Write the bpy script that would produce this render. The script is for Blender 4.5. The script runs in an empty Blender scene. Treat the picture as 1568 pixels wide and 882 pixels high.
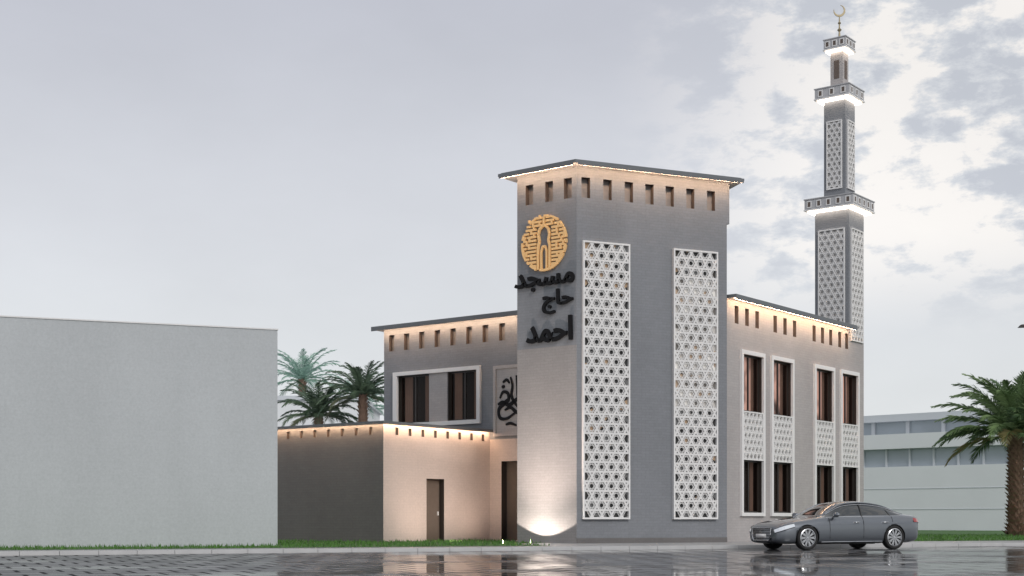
import bpy, bmesh, math, random
import numpy as np
from mathutils import Vector, Matrix
random.seed(7)
scene=bpy.context.scene
scene.view_settings.view_transform='Standard'
scene.view_settings.look='None'
scene.view_settings.exposure=0

# ------------------------------------------------------------------ materials
def newmat(name):
    m=bpy.data.materials.new(name); m.use_nodes=True
    nt=m.node_tree; b=nt.nodes['Principled BSDF']
    return m,nt,b
def N(nt,t,**kw):
    n=nt.nodes.new(t)
    for k,v in kw.items():
        if k in n.inputs: n.inputs[k].default_value=v
        else: setattr(n,k,v)
    return n
def c4(c): return (c[0],c[1],c[2],1)
def plain(name,col,rough=.6,metal=0,var=.12,scale=6,bump=0,coat=0,emis=None,es=0,spec=None):
    m,nt,b=newmat(name)
    tc=N(nt,'ShaderNodeTexCoord'); no=N(nt,'ShaderNodeTexNoise',Scale=scale,Detail=6.0)
    nt.links.new(tc.outputs['Object'],no.inputs['Vector'])
    mx=N(nt,'ShaderNodeMix',data_type='RGBA')
    mx.inputs[6].default_value=c4([c*(1-var) for c in col]); mx.inputs[7].default_value=c4([min(1,c*(1+var)) for c in col])
    nt.links.new(no.outputs['Fac'],mx.inputs[0]); nt.links.new(mx.outputs[2],b.inputs['Base Color'])
    b.inputs['Roughness'].default_value=rough; b.inputs['Metallic'].default_value=metal
    if coat: b.inputs['Coat Weight'].default_value=coat; b.inputs['Coat Roughness'].default_value=.03
    if spec is not None: b.inputs['Specular IOR Level'].default_value=spec
    if bump:
        bp=N(nt,'ShaderNodeBump',Strength=bump,Distance=.02); nt.links.new(no.outputs['Fac'],bp.inputs['Height']); nt.links.new(bp.outputs['Normal'],b.inputs['Normal'])
    if emis: b.inputs['Emission Color'].default_value=c4(emis); b.inputs['Emission Strength'].default_value=es
    return m
def brickwall(name,col,bw=.34,bh=.10,contrast=.035,rough=.85,bump=.18,stain=.09,mort=.89):
    m,nt,b=newmat(name)
    uv=N(nt,'ShaderNodeUVMap'); 
    br=N(nt,'ShaderNodeTexBrick',Scale=1.0); br.offset=.5
    br.inputs['Brick Width'].default_value=bw; br.inputs['Row Height'].default_value=bh
    br.inputs['Mortar Size'].default_value=.010; br.inputs['Mortar Smooth'].default_value=.6; br.inputs['Bias'].default_value=-.1
    br.inputs['Color1'].default_value=c4([c*(1-contrast) for c in col]); br.inputs['Color2'].default_value=c4([c*(1+contrast) for c in col])
    br.inputs['Mortar'].default_value=c4([c*mort for c in col])
    nt.links.new(uv.outputs[0],br.inputs['Vector'])
    tc=N(nt,'ShaderNodeTexCoord')
    mp=N(nt,'ShaderNodeMapping'); mp.inputs['Scale'].default_value=(1,1,.35); nt.links.new(tc.outputs['Object'],mp.inputs['Vector'])
    n1=N(nt,'ShaderNodeTexNoise',Scale=.5,Detail=8.0,Roughness=.6); nt.links.new(mp.outputs[0],n1.inputs['Vector'])
    mr=N(nt,'ShaderNodeMapRange'); mr.inputs[1].default_value=.3; mr.inputs[2].default_value=.7; mr.inputs[3].default_value=1-stain; mr.inputs[4].default_value=1+stain
    nt.links.new(n1.outputs['Fac'],mr.inputs[0])
    n2=N(nt,'ShaderNodeTexNoise',Scale=14.0,Detail=6.0,Roughness=.75); nt.links.new(tc.outputs['Object'],n2.inputs['Vector'])
    mr2=N(nt,'ShaderNodeMapRange'); mr2.inputs[1].default_value=.3; mr2.inputs[2].default_value=.7; mr2.inputs[3].default_value=.91; mr2.inputs[4].default_value=1.09
    nt.links.new(n2.outputs['Fac'],mr2.inputs[0])
    mu=N(nt,'ShaderNodeMath',operation='MULTIPLY'); nt.links.new(mr.outputs[0],mu.inputs[0]); nt.links.new(mr2.outputs[0],mu.inputs[1])
    vm=N(nt,'ShaderNodeVectorMath',operation='SCALE'); nt.links.new(br.outputs['Color'],vm.inputs[0]); nt.links.new(mu.outputs[0],vm.inputs['Scale'])
    nt.links.new(vm.outputs[0],b.inputs['Base Color'])
    b.inputs['Roughness'].default_value=rough
    bp=N(nt,'ShaderNodeBump',Strength=bump,Distance=.012,invert=True); nt.links.new(br.outputs['Fac'],bp.inputs['Height'])
    nt.links.new(bp.outputs['Normal'],b.inputs['Normal'])
    return m

M_grey=brickwall('grey_stone',(.212,.221,.238))
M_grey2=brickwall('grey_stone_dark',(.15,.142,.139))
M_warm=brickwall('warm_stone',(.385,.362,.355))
M_beige=brickwall('beige_stone_and_glow',(.54,.45,.405),contrast=.02,bump=.12,stain=.06,mort=.94)  # annex's own colour; also paints glow on the hall's lower front wall
M_towl=brickwall('grey_stone_painted_glow',(.275,.262,.258))  # uplight wash put into a paler, warmer tint of the grey stone
M_white=brickwall('white_render',(.455,.475,.487),bw=.6,bh=.2,contrast=.006,bump=.05,stain=.045,mort=.975)
M_trim=plain('white_trim',(.74,.73,.72),.55,var=.06)
M_latt=plain('lattice_white',(.70,.69,.68),.6,var=.08)
M_roof=plain('roof_slab',(.13,.14,.15),.5,var=.1)
M_frame=plain('bronze_frame',(.035,.028,.024),.35,var=.1)
M_door=plain('door_brown',(.13,.10,.08),.5,var=.15)
M_dark=plain('dark_recess',(.03,.025,.022),.7)
M_slot=plain('slot_recess',(.13,.10,.085),.8)  # shade inside slots and openings put into a darker colour
M_slotb=plain('slot_back',(.24,.22,.21),.8)
M_black=plain('black_letters',(.006,.006,.007),.6,spec=.2)
M_gold=plain('gold_emblem',(.80,.50,.22),.5,metal=.1,var=.1,emis=(.9,.55,.22),es=.08)
M_led=bpy.data.materials.new('led_warm')
def emit(m,col,s):
    m.use_nodes=True; nt=m.node_tree; nt.nodes.clear()
    e=N(nt,'ShaderNodeEmission'); e.inputs[0].default_value=c4(col); e.inputs[1].default_value=s
    o=N(nt,'ShaderNodeOutputMaterial'); nt.links.new(e.outputs[0],o.inputs[0]); return m
emit(M_led,(1,.68,.45),48.0)
M_ledw=emit(bpy.data.materials.new('led_white'),(1,.86,.72),7.0)
M_soffit=plain('soffit',(.62,.56,.52),.7)

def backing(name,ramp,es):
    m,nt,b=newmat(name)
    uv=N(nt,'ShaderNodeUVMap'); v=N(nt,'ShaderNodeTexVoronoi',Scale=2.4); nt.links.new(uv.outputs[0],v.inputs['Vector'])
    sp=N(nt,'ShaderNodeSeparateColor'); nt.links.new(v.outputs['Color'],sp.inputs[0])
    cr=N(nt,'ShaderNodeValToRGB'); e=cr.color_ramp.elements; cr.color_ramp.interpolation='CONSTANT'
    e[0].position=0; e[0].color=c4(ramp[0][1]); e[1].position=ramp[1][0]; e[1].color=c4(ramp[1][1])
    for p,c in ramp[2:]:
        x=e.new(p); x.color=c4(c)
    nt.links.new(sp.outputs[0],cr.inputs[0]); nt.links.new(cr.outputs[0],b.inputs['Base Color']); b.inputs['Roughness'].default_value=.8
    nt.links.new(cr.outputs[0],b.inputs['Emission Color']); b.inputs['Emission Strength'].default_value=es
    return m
M_back=backing('lattice_backing',[(0,(.03,.03,.03)),(.55,(.14,.14,.14)),(.78,(.34,.24,.16)),(.88,(.05,.045,.04))],.25)  # orange cells and faint emission paint interior lights behind the screen
M_backl=backing('lattice_backing_glow',[(0,(.14,.13,.12)),(.3,(.42,.40,.38)),(.65,(.62,.60,.57)),(.86,(.36,.27,.20))],.35)  # interior glow painted as paler cells with faint emission
M_back2=plain('lattice_backing_grey',(.30,.29,.28),.8)
def interior():
    m,nt,b=newmat('room_interior')
    uv=N(nt,'ShaderNodeUVMap'); n=N(nt,'ShaderNodeTexNoise',Scale=.9,Detail=2.0); nt.links.new(uv.outputs[0],n.inputs['Vector'])
    cr=N(nt,'ShaderNodeValToRGB'); e=cr.color_ramp.elements
    e[0].position=.36; e[0].color=(.04,.03,.028,1); e[1].position=.54; e[1].color=(.50,.32,.27,1)  # warm patches, also emissive, paint the lamplight of the room
    nt.links.new(n.outputs['Fac'],cr.inputs[0]); nt.links.new(cr.outputs[0],b.inputs['Base Color'])
    nt.links.new(cr.outputs[0],b.inputs['Emission Color']); b.inputs['Emission Strength'].default_value=1.2
    b.inputs['Roughness'].default_value=.9
    return m
M_int=interior()
M_intd=plain('room_interior_dark',(.03,.024,.02),.9)
M_curt=plain('curtain',(.26,.19,.155),.9,var=.2,scale=3,emis=(.5,.33,.25),es=.06)
def glass(name,tint=(.75,.72,.7),k=.5):
    m=bpy.data.materials.new(name); m.use_nodes=True; nt=m.node_tree; nt.nodes.clear()
    g=N(nt,'ShaderNodeBsdfGlossy'); g.inputs['Roughness'].default_value=.02; g.inputs[0].default_value=(.5,.5,.52,1)
    t=N(nt,'ShaderNodeBsdfTransparent'); t.inputs[0].default_value=c4(tint)
    f=N(nt,'ShaderNodeFresnel',IOR=1.3); ad=N(nt,'ShaderNodeMath',operation='MULTIPLY'); ad.inputs[1].default_value=k
    nt.links.new(f.outputs[0],ad.inputs[0])
    mx=N(nt,'ShaderNodeMixShader'); nt.links.new(ad.outputs[0],mx.inputs[0]); nt.links.new(t.outputs[0],mx.inputs[1]); nt.links.new(g.outputs[0],mx.inputs[2])
    o=N(nt,'ShaderNodeOutputMaterial'); nt.links.new(mx.outputs[0],o.inputs[0]); return m
M_glass=glass('window_glass',(.66,.60,.57),.5)
M_cglass=plain('car_glass',(.02,.024,.026),.03,var=0,coat=1)

# ------------------------------------------------------------------ mesh builder
class MB:
    def __init__(s,name,mats):
        s.name=name; s.mats=mats; s.v=[]; s.f=[]; s.m=[]
    def mi(s,mat):
        if mat not in s.mats: s.mats.append(mat)
        return s.mats.index(mat)
    def face(s,pts,mat):
        i=len(s.v); s.v+= [tuple(p) for p in pts]; s.f.append(tuple(range(i,i+len(pts)))); s.m.append(s.mi(mat))
    def box8(s,p,mat):
        i=len(s.v); s.v+=[tuple(q) for q in p]; k=s.mi(mat)
        for f in ((3,2,1,0),(4,5,6,7),(0,1,5,4),(1,2,6,5),(2,3,7,6),(3,0,4,7)):
            s.f.append(tuple(i+a for a in f)); s.m.append(k)
    def prism(s,poly,z0,z1,mat,cap=True,bot=None):
        n=len(poly)
        for a in range(n):
            p,q=poly[a],poly[(a+1)%n]
            s.face([(p[0],p[1],z0),(q[0],q[1],z0),(q[0],q[1],z1),(p[0],p[1],z1)],mat)
        if cap:
            s.face([(p[0],p[1],z1) for p in poly],mat)
            s.face([(p[0],p[1],z0) for p in reversed(poly)],bot or mat)
    def build(s,parent=None,smooth=False):
        me=bpy.data.meshes.new(s.name); me.from_pydata(s.v,[],s.f)
        for m in s.mats: me.materials.append(m)
        me.polygons.foreach_set('material_index',s.m)
        if smooth: me.polygons.foreach_set('use_smooth',[True]*len(s.f))
        me.update()
        uvl=me.uv_layers.new(name='UVMap')
        for p in me.polygons:
            n=p.normal
            if abs(n.z)>.7:
                for li in p.loop_indices:
                    c=me.vertices[me.loops[li].vertex_index].co; uvl.data[li].uv=(c.x,c.y)
            else:
                t=Vector((-n.y,n.x,0)).normalized()
                if t.x<0: t=-t
                for li in p.loop_indices:
                    c=me.vertices[me.loops[li].vertex_index].co; uvl.data[li].uv=(c.dot(t),c.z)
        o=bpy.data.objects.new(s.name,me); scene.collection.objects.link(o)
        if parent: o.parent=parent
        return o
def empty(name):
    o=bpy.data.objects.new(name,None); scene.collection.objects.link(o); return o

class Fr:
    def __init__(f,p,d,n):
        f.p=Vector(p); f.d=Vector(d).normalized(); f.n=Vector(n).normalized()
    def P(f,s,z,o=0):
        q=f.p+f.d*s+f.n*o; return (q.x,q.y,z)
    def xy(f,s,o):
        q=f.p+f.d*s+f.n*o; return (q.x,q.y)
def wbox(mb,f,s0,s1,z0,z1,o0,o1,mat):
    mb.box8([f.P(s0,z0,o0),f.P(s1,z0,o0),f.P(s1,z0,o1),f.P(s0,z0,o1),f.P(s0,z1,o0),f.P(s1,z1,o0),f.P(s1,z1,o1),f.P(s0,z1,o1)],mat)
def bar(mb,f,a,b,w,o0,o1,mat):
    a=Vector(a);b=Vector(b);d=(b-a)
    if d.length<1e-5: return
    d.normalize(); n=Vector((-d.y,d.x))*w/2
    c=[a+n,b+n,b-n,a-n]
    mb.box8([f.P(q.x,q.y,o0) for q in c]+[f.P(q.x,q.y,o1) for q in c],mat)
def wall(mb,f,s0,s1,z0,z1,holes,mat,zmat=None):
    xs=sorted(set([s0,s1]+[h[0] for h in holes]+[h[1] for h in holes]))
    zs=sorted(set([z0,z1]+[h[2] for h in holes]+[h[3] for h in holes]+([zmat[0]] if zmat else [])))
    for i in range(len(xs)-1):
        for j in range(len(zs)-1):
            cx=(xs[i]+xs[i+1])/2; cz=(zs[j]+zs[j+1])/2
            if any(h[0]<cx<h[1] and h[2]<cz<h[3] for h in holes): continue
            mm=zmat[1] if zmat and cz<zmat[0] else mat
            mb.face([f.P(xs[i],zs[j]),f.P(xs[i+1],zs[j]),f.P(xs[i+1],zs[j+1]),f.P(xs[i],zs[j+1])],mm)
    for a,b,c,d,dep,bm,rm in holes:
        mb.face([f.P(a,c,-dep),f.P(b,c,-dep),f.P(b,d,-dep),f.P(a,d,-dep)],bm)
        mb.face([f.P(a,c),f.P(a,c,-dep),f.P(a,d,-dep),f.P(a,d)],rm)
        mb.face([f.P(b,c),f.P(b,c,-dep),f.P(b,d,-dep),f.P(b,d)],rm)
        mb.face([f.P(a,c),f.P(b,c),f.P(b,c,-dep),f.P(a,c,-dep)],rm)
        mb.face([f.P(a,d),f.P(b,d),f.P(b,d,-dep),f.P(a,d,-dep)],rm)
def clip(p,t,x0,x1,y0,y1):
    lo,hi=-1e9,1e9
    for pc,tc,a,b in ((p[0],t[0],x0,x1),(p[1],t[1],y0,y1)):
        if abs(tc)<1e-9:
            if pc<a or pc>b: return None
        else:
            u,v=(a-pc)/tc,(b-pc)/tc
            if u>v:u,v=v,u
            lo=max(lo,u);hi=min(hi,v)
    return None if hi-lo<.03 else (lo,hi)
def lattice(mb,f,s0,s1,z0,z1,d=.34,w=.07,o=.05,th=.06,fw=.06,backs=None,star=True):
    """pierced star screen; backs = [(z_top, material), ...] for the panel behind"""
    mat=M_latt
    wbox(mb,f,s0,s1,z0,z0+fw,0.002,o+th+.02,M_trim); wbox(mb,f,s0,s1,z1-fw,z1,0.002,o+th+.02,M_trim)
    wbox(mb,f,s0,s0+fw,z0+fw,z1-fw,0.002,o+th+.02,M_trim); wbox(mb,f,s1-fw,s1,z0+fw,z1-fw,0.002,o+th+.02,M_trim)
    lo=z0+fw
    for zt,bm_ in (backs or [(z1-fw,M_back)]):
        zt=min(zt,z1-fw)
        mb.face([f.P(s0+fw,lo,.012),f.P(s1-fw,lo,.012),f.P(s1-fw,zt,.012),f.P(s0+fw,zt,.012)],bm_); lo=zt
    cx,cz=(s0+s1)/2,(z0+z1)/2; x0,x1,y0,y1=s0+fw*.8,s1-fw*.8,z0+fw*.8,z1-fw*.8
    for k,ang in enumerate((90,30,150)):
        n=(math.cos(math.radians(ang)),math.sin(math.radians(ang))); t=(-n[1],n[0]); K=int((z1-z0+s1-s0)/d)+2
        for q in range(-K,K):
            c=(q+.5)*d; p=(cx+n[0]*c,cz+n[1]*c); r=clip(p,t,x0,x1,y0,y1)
            if r: bar(mb,f,(p[0]+t[0]*r[0],p[1]+t[1]*r[0]),(p[0]+t[0]*r[1],p[1]+t[1]*r[1]),w,o,o+th+.003*k,mat)
    if star:
        sp=d/math.cos(math.pi/6)
        nr=int((z1-z0)/d)+2; nc=int((s1-s0)/sp)+3
        for i in range(-nr,nr):
            for j in range(-nc,nc):
                hx=cx+(j+.5*(i%2))*sp; hz=cz+i*d
                if not (x0-.05<hx<x1+.05 and y0<hz<y1): continue
                for q in range(6):
                    a0=math.radians(60*q+30); a1=math.radians(60*q+150)
                    pa=(hx+math.cos(a0)*d*.50,hz+math.sin(a0)*d*.50); pb=(hx+math.cos(a1)*d*.50,hz+math.sin(a1)*d*.50)
                    if all(x0<p[0]<x1 and y0<p[1]<y1 for p in (pa,pb)):
                        bar(mb,f,pa,pb,d*.06,o-.005,o+th-.02+.0015*q,mat)
def window(mb,f,s0,s1,z0,z1,n=2,cw=.2):
    d=-.16; t=.06
    wbox(mb,f,s0,s1,z0,z0+t,d-.04,d+.02,M_frame); wbox(mb,f,s0,s1,z1-t,z1,d-.04,d+.02,M_frame)
    wbox(mb,f,s0,s0+t,z0+t,z1-t,d-.04,d+.02,M_frame); wbox(mb,f,s1-t,s1,z0+t,z1-t,d-.04,d+.02,M_frame)
    for i in range(1,n):
        x=s0+(s1-s0)*i/n; wbox(mb,f,x-t/2,x+t/2,z0+t,z1-t,d-.038,d+.022,M_frame)
    mb.face([f.P(s0+t,z0+t,d-.01),f.P(s1-t,z0+t,d-.01),f.P(s1-t,z1-t,d-.01),f.P(s0+t,z1-t,d-.01)],M_glass)
    wd=(s1-s0)
    for a,b in ((s0+t,s0+wd*cw),(s1-wd*cw,s1-t)):
        m=8
        for i in range(m):
            x0=a+(b-a)*i/m;x1=a+(b-a)*(i+1)/m
            o0=-.36+(.04 if i%2 else 0);o1=-.36+(0 if i%2 else .04)
            mb.face([f.P(x0,z0,o0),f.P(x1,z0,o1),f.P(x1,z1,o1),f.P(x0,z1,o0)],M_curt)

# ------------------------------------------------------------------ frames
dL=(-.793,.6095); dR=(.6095,.793); nR=(.793,-.6095); nF=(-.6095,-.793)
tR=(.9168,.399); nT=(.399,-.9168)
C=(2.276,49.2)
mosque=empty('mosque')
G=Fr((7.98,51.9),dR,nR)
FW=Fr((-.905,57.05),dL,nF)

def led(mb,f,s0,s1,z,ov,lip=.06):
    wbox(mb,f,s0-.0,s1+.0,z-lip,z-.002,ov-.03,ov-.004,M_roof)
    wbox(mb,f,s0+.05,s1-.05,z-lip*.8,z-.004,ov-.075,ov-.04,M_led)

# ---- prayer hall
hall=MB('prayer_hall',[])
H=9.05
holes=[]
wins=[(1.0,2.9),(3.45,5.4),(7.3,9.25),(9.85,11.75)]
for a,b in wins:
    holes.append((a+.14,b-.14,4.95,7.1,.45,M_int,M_frame)); holes.append((a+.14,b-.14,1.1,3.1,.45,M_intd,M_frame))
for s in (.6,1.42,2.24,3.75,4.6,5.45,7.25,8.05,8.85,9.75,10.45): holes.append((s,s+.3,8.2,8.86,.2,M_slotb,M_slot))
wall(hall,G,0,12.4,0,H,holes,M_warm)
for a,b in wins:
    window(hall,G,a+.14,b-.14,4.95,7.1,cw=.14); window(hall,G,a+.14,b-.14,1.1,3.1)
    for x0,x1,z0,z1 in ((a,a+.14,.97,7.26),(b-.14,b,.97,7.26),(a+.14,b-.14,7.1,7.26),(a+.14,b-.14,.97,1.1)):
        wbox(hall,G,x0,x1,z0,z1,.002,.10,M_trim)
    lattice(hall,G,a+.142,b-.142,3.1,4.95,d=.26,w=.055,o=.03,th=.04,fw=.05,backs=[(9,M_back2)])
holes=[(.62,2.23,4.95,7.0,.45,M_intd,M_frame),(3.28,5.02,4.95,7.0,.45,M_intd,M_frame),(-1.95,-.6,.0,3.2,.35,M_door,M_frame)]
for k in range(8):
    s=-.78+.863*k; holes.append((s,s+.3,8.1,8.8,.2,M_slotb,M_slot))
wall(hall,FW,-6.0,5.86,0,H,holes,M_grey,(4.1,M_beige))  # below the split, beige paints warm lamp glow on the wall
window(hall,FW,.62,2.23,4.95,7.0,cw=.3); window(hall,FW,3.28,5.02,4.95,7.0,cw=.3)
for x0,x1,z0,z1 in ((.44,5.25,7.0,7.16),(.44,5.25,4.78,4.95),(.44,.62,4.95,7.0),(5.02,5.25,4.95,7.0)):
    wbox(hall,FW,x0,x1,z0,z1,.002,.12,M_trim)
wbox(hall,FW,2.26,3.25,4.96,6.99,.002,.03,M_warm)
wbox(hall,FW,-1.30,-1.26,0,3.1,-.345,-.30,M_dark)
for x0,x1,z0,z1 in ((-2.6,-.235,6.95,7.08),(-2.6,-.235,4.22,4.34),(-.365,-.235,4.34,6.95)):
    wbox(hall,FW,x0,x1,z0,z1,.002,.09,M_warm)
wbox(hall,FW,-2.6,-.365,4.34,6.95,.002,.03,M_warm)
def stroke(mb,f,pts,w,o0,o1,mat,sx=-1,ox=0,oz=0,sc=1):
    n=len(pts); P=[Vector(p) for p in pts]; out=[]
    for i in range(n-1):
        p0=P[max(i-1,0)];p1=P[i];p2=P[i+1];p3=P[min(i+2,n-1)]
        for k in range(6):
            t=k/6; out.append(.5*((2*p1)+(p2-p0)*t+(2*p0-5*p1+4*p2-p3)*t*t+(3*p1-p0-3*p2+p3)*t**3))
    out.append(P[-1]); m=len(out)
    L=[];R=[]
    for i,p in enumerate(out):
        d=(out[min(i+1,m-1)]-out[max(i-1,0)]).normalized(); nn=Vector((-d.y,d.x))
        ww=w*(.45+.55*math.sin(math.pi*min(1,max(0,(i+.6)/m))))*.5*(1+.35*abs(d.x))
        L.append(p+nn*ww);R.append(p-nn*ww)
    for i in range(m-1):
        q=[L[i],L[i+1],R[i+1],R[i]]
        mb.box8([f.P(ox+sx*a.x*sc,oz+a.y*sc,o0) for a in q]+[f.P(ox+sx*a.x*sc,oz+a.y*sc,o1) for a in q],mat)
for pts,w in (
  ([(-.75,.1),(-.6,.35),(-.35,.3),(-.3,.05),(-.5,-.1),(-.8,-.35),(-.75,-.7),(-.4,-.75),(0,-.55)],.13),
  ([(-.85,-.15),(-.6,-.05),(-.3,-.2),(0,-.05),(.3,.1),(.6,0)],.12),
  ([(-.2,.95),(-.1,.6),(-.15,.2),(0,-.1),(.3,-.4)],.11),
  ([(.1,1.0),(.15,.5),(.2,.1),(.5,-.1),(.8,.2)],.11),
  ([(-.5,-.4),(-.2,-.3),(.1,-.5),(.5,-.6),(.8,-.4)],.11),
  ([(-.6,.75),(-.4,.85),(-.25,.7)],.09),([(-.65,.55),(-.5,.6)],.1),([(.45,.8),(.6,.7),(.75,.85)],.09),
  ([(-.45,-1.0),(-.2,-.95),(.1,-1.05)],.09)):
    stroke(hall,FW,pts,w,.03,.07,M_black,ox=-1.3,oz=5.65,sc=.98)
def quadwall(mb,a,b,z0,z1,mat): mb.face([(a[0],a[1],z0),(b[0],b[1],z0),(b[0],b[1],z1),(a[0],a[1],z1)],mat)
quadwall(hall,G.xy(-1.33,-16.04),G.xy(12.4,-16.04),0,H,M_grey)
quadwall(hall,G.xy(12.4,-16.04),G.xy(12.4,0),0,H,M_warm)
roof=[(-1.73,-16.44),(-1.73,-5.0),(-.05,-1.5),(-.05,.42),(10.8,.42),(10.8,-1.6),(12.8,-1.6),(12.8,-16.44)]
hall.prism([G.xy(*p) for p in roof],H,H+.13,M_roof,bot=M_soffit)
led(hall,G,-.05,10.8,H,.42); led(hall,FW,-6,6.26,H,.40)
hall.build(mosque)

# ---- entrance tower
tw=MB('entrance_tower',[])
TF=Fr(C,tR,nT); TL=Fr(C,dL,nF); L=TL.xy(2.63,0); E=TF.xy(6.18,0); HT=13.27
holes=[]
sl=lambda c:(c-.17,c+.17,12.2,12.92,.22,M_slotb,M_slot)
for px in (.36,1.22,2.08,2.92,3.76,4.62,5.5): holes.append(sl(px))
wall(tw,TF,0,6.18,0,HT,holes,M_grey)
wbox(tw,TF,6.18,6.29,11.77,HT,-.6,.0,M_grey)
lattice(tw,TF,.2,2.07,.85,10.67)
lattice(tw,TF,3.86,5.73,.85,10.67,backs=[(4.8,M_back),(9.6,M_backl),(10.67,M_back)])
holes=[sl(c) for c in (.38,1.2,2.08)]
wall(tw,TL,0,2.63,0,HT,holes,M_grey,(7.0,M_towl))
L2=(L[0]+dR[0]*4.6,L[1]+dR[1]*4.6); E2=(7.2,54.3)
quadwall(tw,L,L2,0,HT,M_grey); quadwall(tw,L2,E2,0,HT,M_grey); quadwall(tw,E2,E,0,HT,M_grey)
def offset(poly,d):
    n=len(poly); out=[]
    area=sum(poly[i][0]*poly[(i+1)%n][1]-poly[(i+1)%n][0]*poly[i][1] for i in range(n))
    sg=1 if area>0 else -1
    for i in range(n):
        a=Vector(poly[i-1]);b=Vector(poly[i]);c=Vector(poly[(i+1)%n])
        d1=(b-a).normalized();d2=(c-b).normalized()
        n1=Vector((d1.y,-d1.x))*sg;n2=Vector((d2.y,-d2.x))*sg
        m=(n1+n2).normalized(); k=d/max(.35,m.dot(n1)); out.append(tuple(b+m*k))
    return out
fp=[C,E,E2,L2,L]
tw.prism(offset(fp,.5),HT,HT+.10,M_roof,bot=M_soffit)
tw.prism(offset(fp,.42),HT+.10,HT+.14,M_roof)
led(tw,TF,-.2,6.6,HT,.5); led(tw,TL,-.2,3.1,HT,.5)
wbox(tw,TF,0,6.18,0,.18,.002,.03,M_grey2)
# emblem
ec,ez=1.367,10.73
def eb(a,b,w,o=.11): bar(tw,TL,(ec-a[0],ez+a[1]),(ec-b[0],ez+b[1]),w,.03,o,M_gold)
rr=random.Random(3)
for k in range(15):
    v=-.91+.13*k
    hw=math.sqrt(max(0,1-v*v)); 
    for sgn in (-1,1):
        inner=.34 if v<.6 else .09
        x=inner
        while x<hw-.02:
            ln=rr.uniform(.16,.5); x2=min(hw,x+ln)
            if x2-x>.06: eb((sgn*x,v),(sgn*x2,v),.08)
            if rr.random()<.85 and x2<math.sqrt(max(0,1-(v+.13)**2)) and v<.8: eb((sgn*(x2-.045),v),(sgn*(x2-.045),v+.13),.075,.112)
            if rr.random()<.3: eb((sgn*(x+.1),v),(sgn*(x+.1),v+.11),.06,.113)
            x=x2+(.06 if rr.random()<.8 else 0)
na=64
for i in range(na):
    a0=2*math.pi*i/na;a1=2*math.pi*(i+1)/na
    if rr.random()<.28: continue
    eb((.97*math.cos(a0),.97*math.sin(a0)),(.97*math.cos(a1),.97*math.sin(a1)),.075,.114)
arch=[(-.26,-.93),(-.26,-.1),(-.2,.08),(-.25,.3),(-.2,.5),(0,.66),(.2,.5),(.25,.3),(.2,.08),(.26,-.1),(.26,-.93)]
for a,b in zip(arch[:-1],arch[1:]): eb(a,b,.085,.116)
inn=[(-.12,-.95),(-.12,-.3),(-.06,-.12),(.06,-.12),(.12,-.3),(.12,-.95)]
for a,b in zip(inn[:-1],inn[1:]): eb(a,b,.065)
eb((0,.66),(0,.95),.09)
tw.build(mosque)
R3=Matrix(((.793,0,-.6095),(-.6095,0,-.793),(0,1,0)))
def text(body,sc_c,z0,width,height,nm):
    cu=bpy.data.curves.new(nm,'FONT'); cu.body=body; cu.extrude=.045; cu.offset=.026; cu.align_x='LEFT'
    o=bpy.data.objects.new(nm,cu); scene.collection.objects.link(o); cu.materials.append(M_black)
    bpy.context.view_layer.update()
    bb=[Vector(b) for b in o.bound_box]; x0=min(b.x for b in bb);x1=max(b.x for b in bb);y0=min(b.y for b in bb);y1=max(b.y for b in bb)
    sx=width/max(.01,x1-x0); sy=height/max(.01,y1-y0)
    S=Matrix.Diagonal((sx,sy,1))
    M=(R3@S).to_4x4()
    org=Vector(TL.P(sc_c,z0,.06))
    M.translation=org-(R3@S)@Vector((x0,y0,0))
    o.matrix_world=M; o.parent=mosque
text("\uFEAA\uFEA0\uFEB4\uFEE3",2.70,9.03,2.64,.68,'lettering_line_1')
text("\uFE9D\uFE8E\uFEA3",1.45,8.16,1.34,.88,'lettering_line_2')
text("\uFEAA\uFEE4\uFEA3\uFE8D",2.17,7.16,2.03,.9,'lettering_line_3')

# ---- annex
an=MB('annex',[])
A=(-4.787,52.0); AR=Fr(A,dR,nR); AL=Fr(A,dL,nF); HA=4.42
holes=[(2.44,3.49,0,2.42,.25,M_door,M_frame)]
for k in range(8): holes.append((.65+.74*k,.83+.74*k,4.02,4.30,.12,M_slotb,M_slot))
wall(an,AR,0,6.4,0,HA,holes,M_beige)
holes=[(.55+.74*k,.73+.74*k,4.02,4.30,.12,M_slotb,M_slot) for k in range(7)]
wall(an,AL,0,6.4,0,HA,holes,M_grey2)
p3=AL.xy(6.4,0);p4=(p3[0]+dR[0]*6.4,p3[1]+dR[1]*6.4)
quadwall(an,p3,p4,0,HA,M_grey2)
fa=[A,AR.xy(6.36,0),p4,p3]
oa=offset(fa,.22)
an.prism([oa[0],(oa[1][0]-dR[0]*.24,oa[1][1]-dR[1]*.24),p4,oa[3]],HA,HA+.08,M_roof,bot=M_soffit)
led(an,AR,-.2,6.3,HA,.22,.04); led(an,AL,-.2,6.4,HA,.22,.04)
wbox(an,AR,2.5,3.43,.02,2.36,-.245,-.2,M_door); wbox(an,AR,3.3,3.34,1.0,1.15,-.2,-.15,M_trim)
an.build(mosque)

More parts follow.
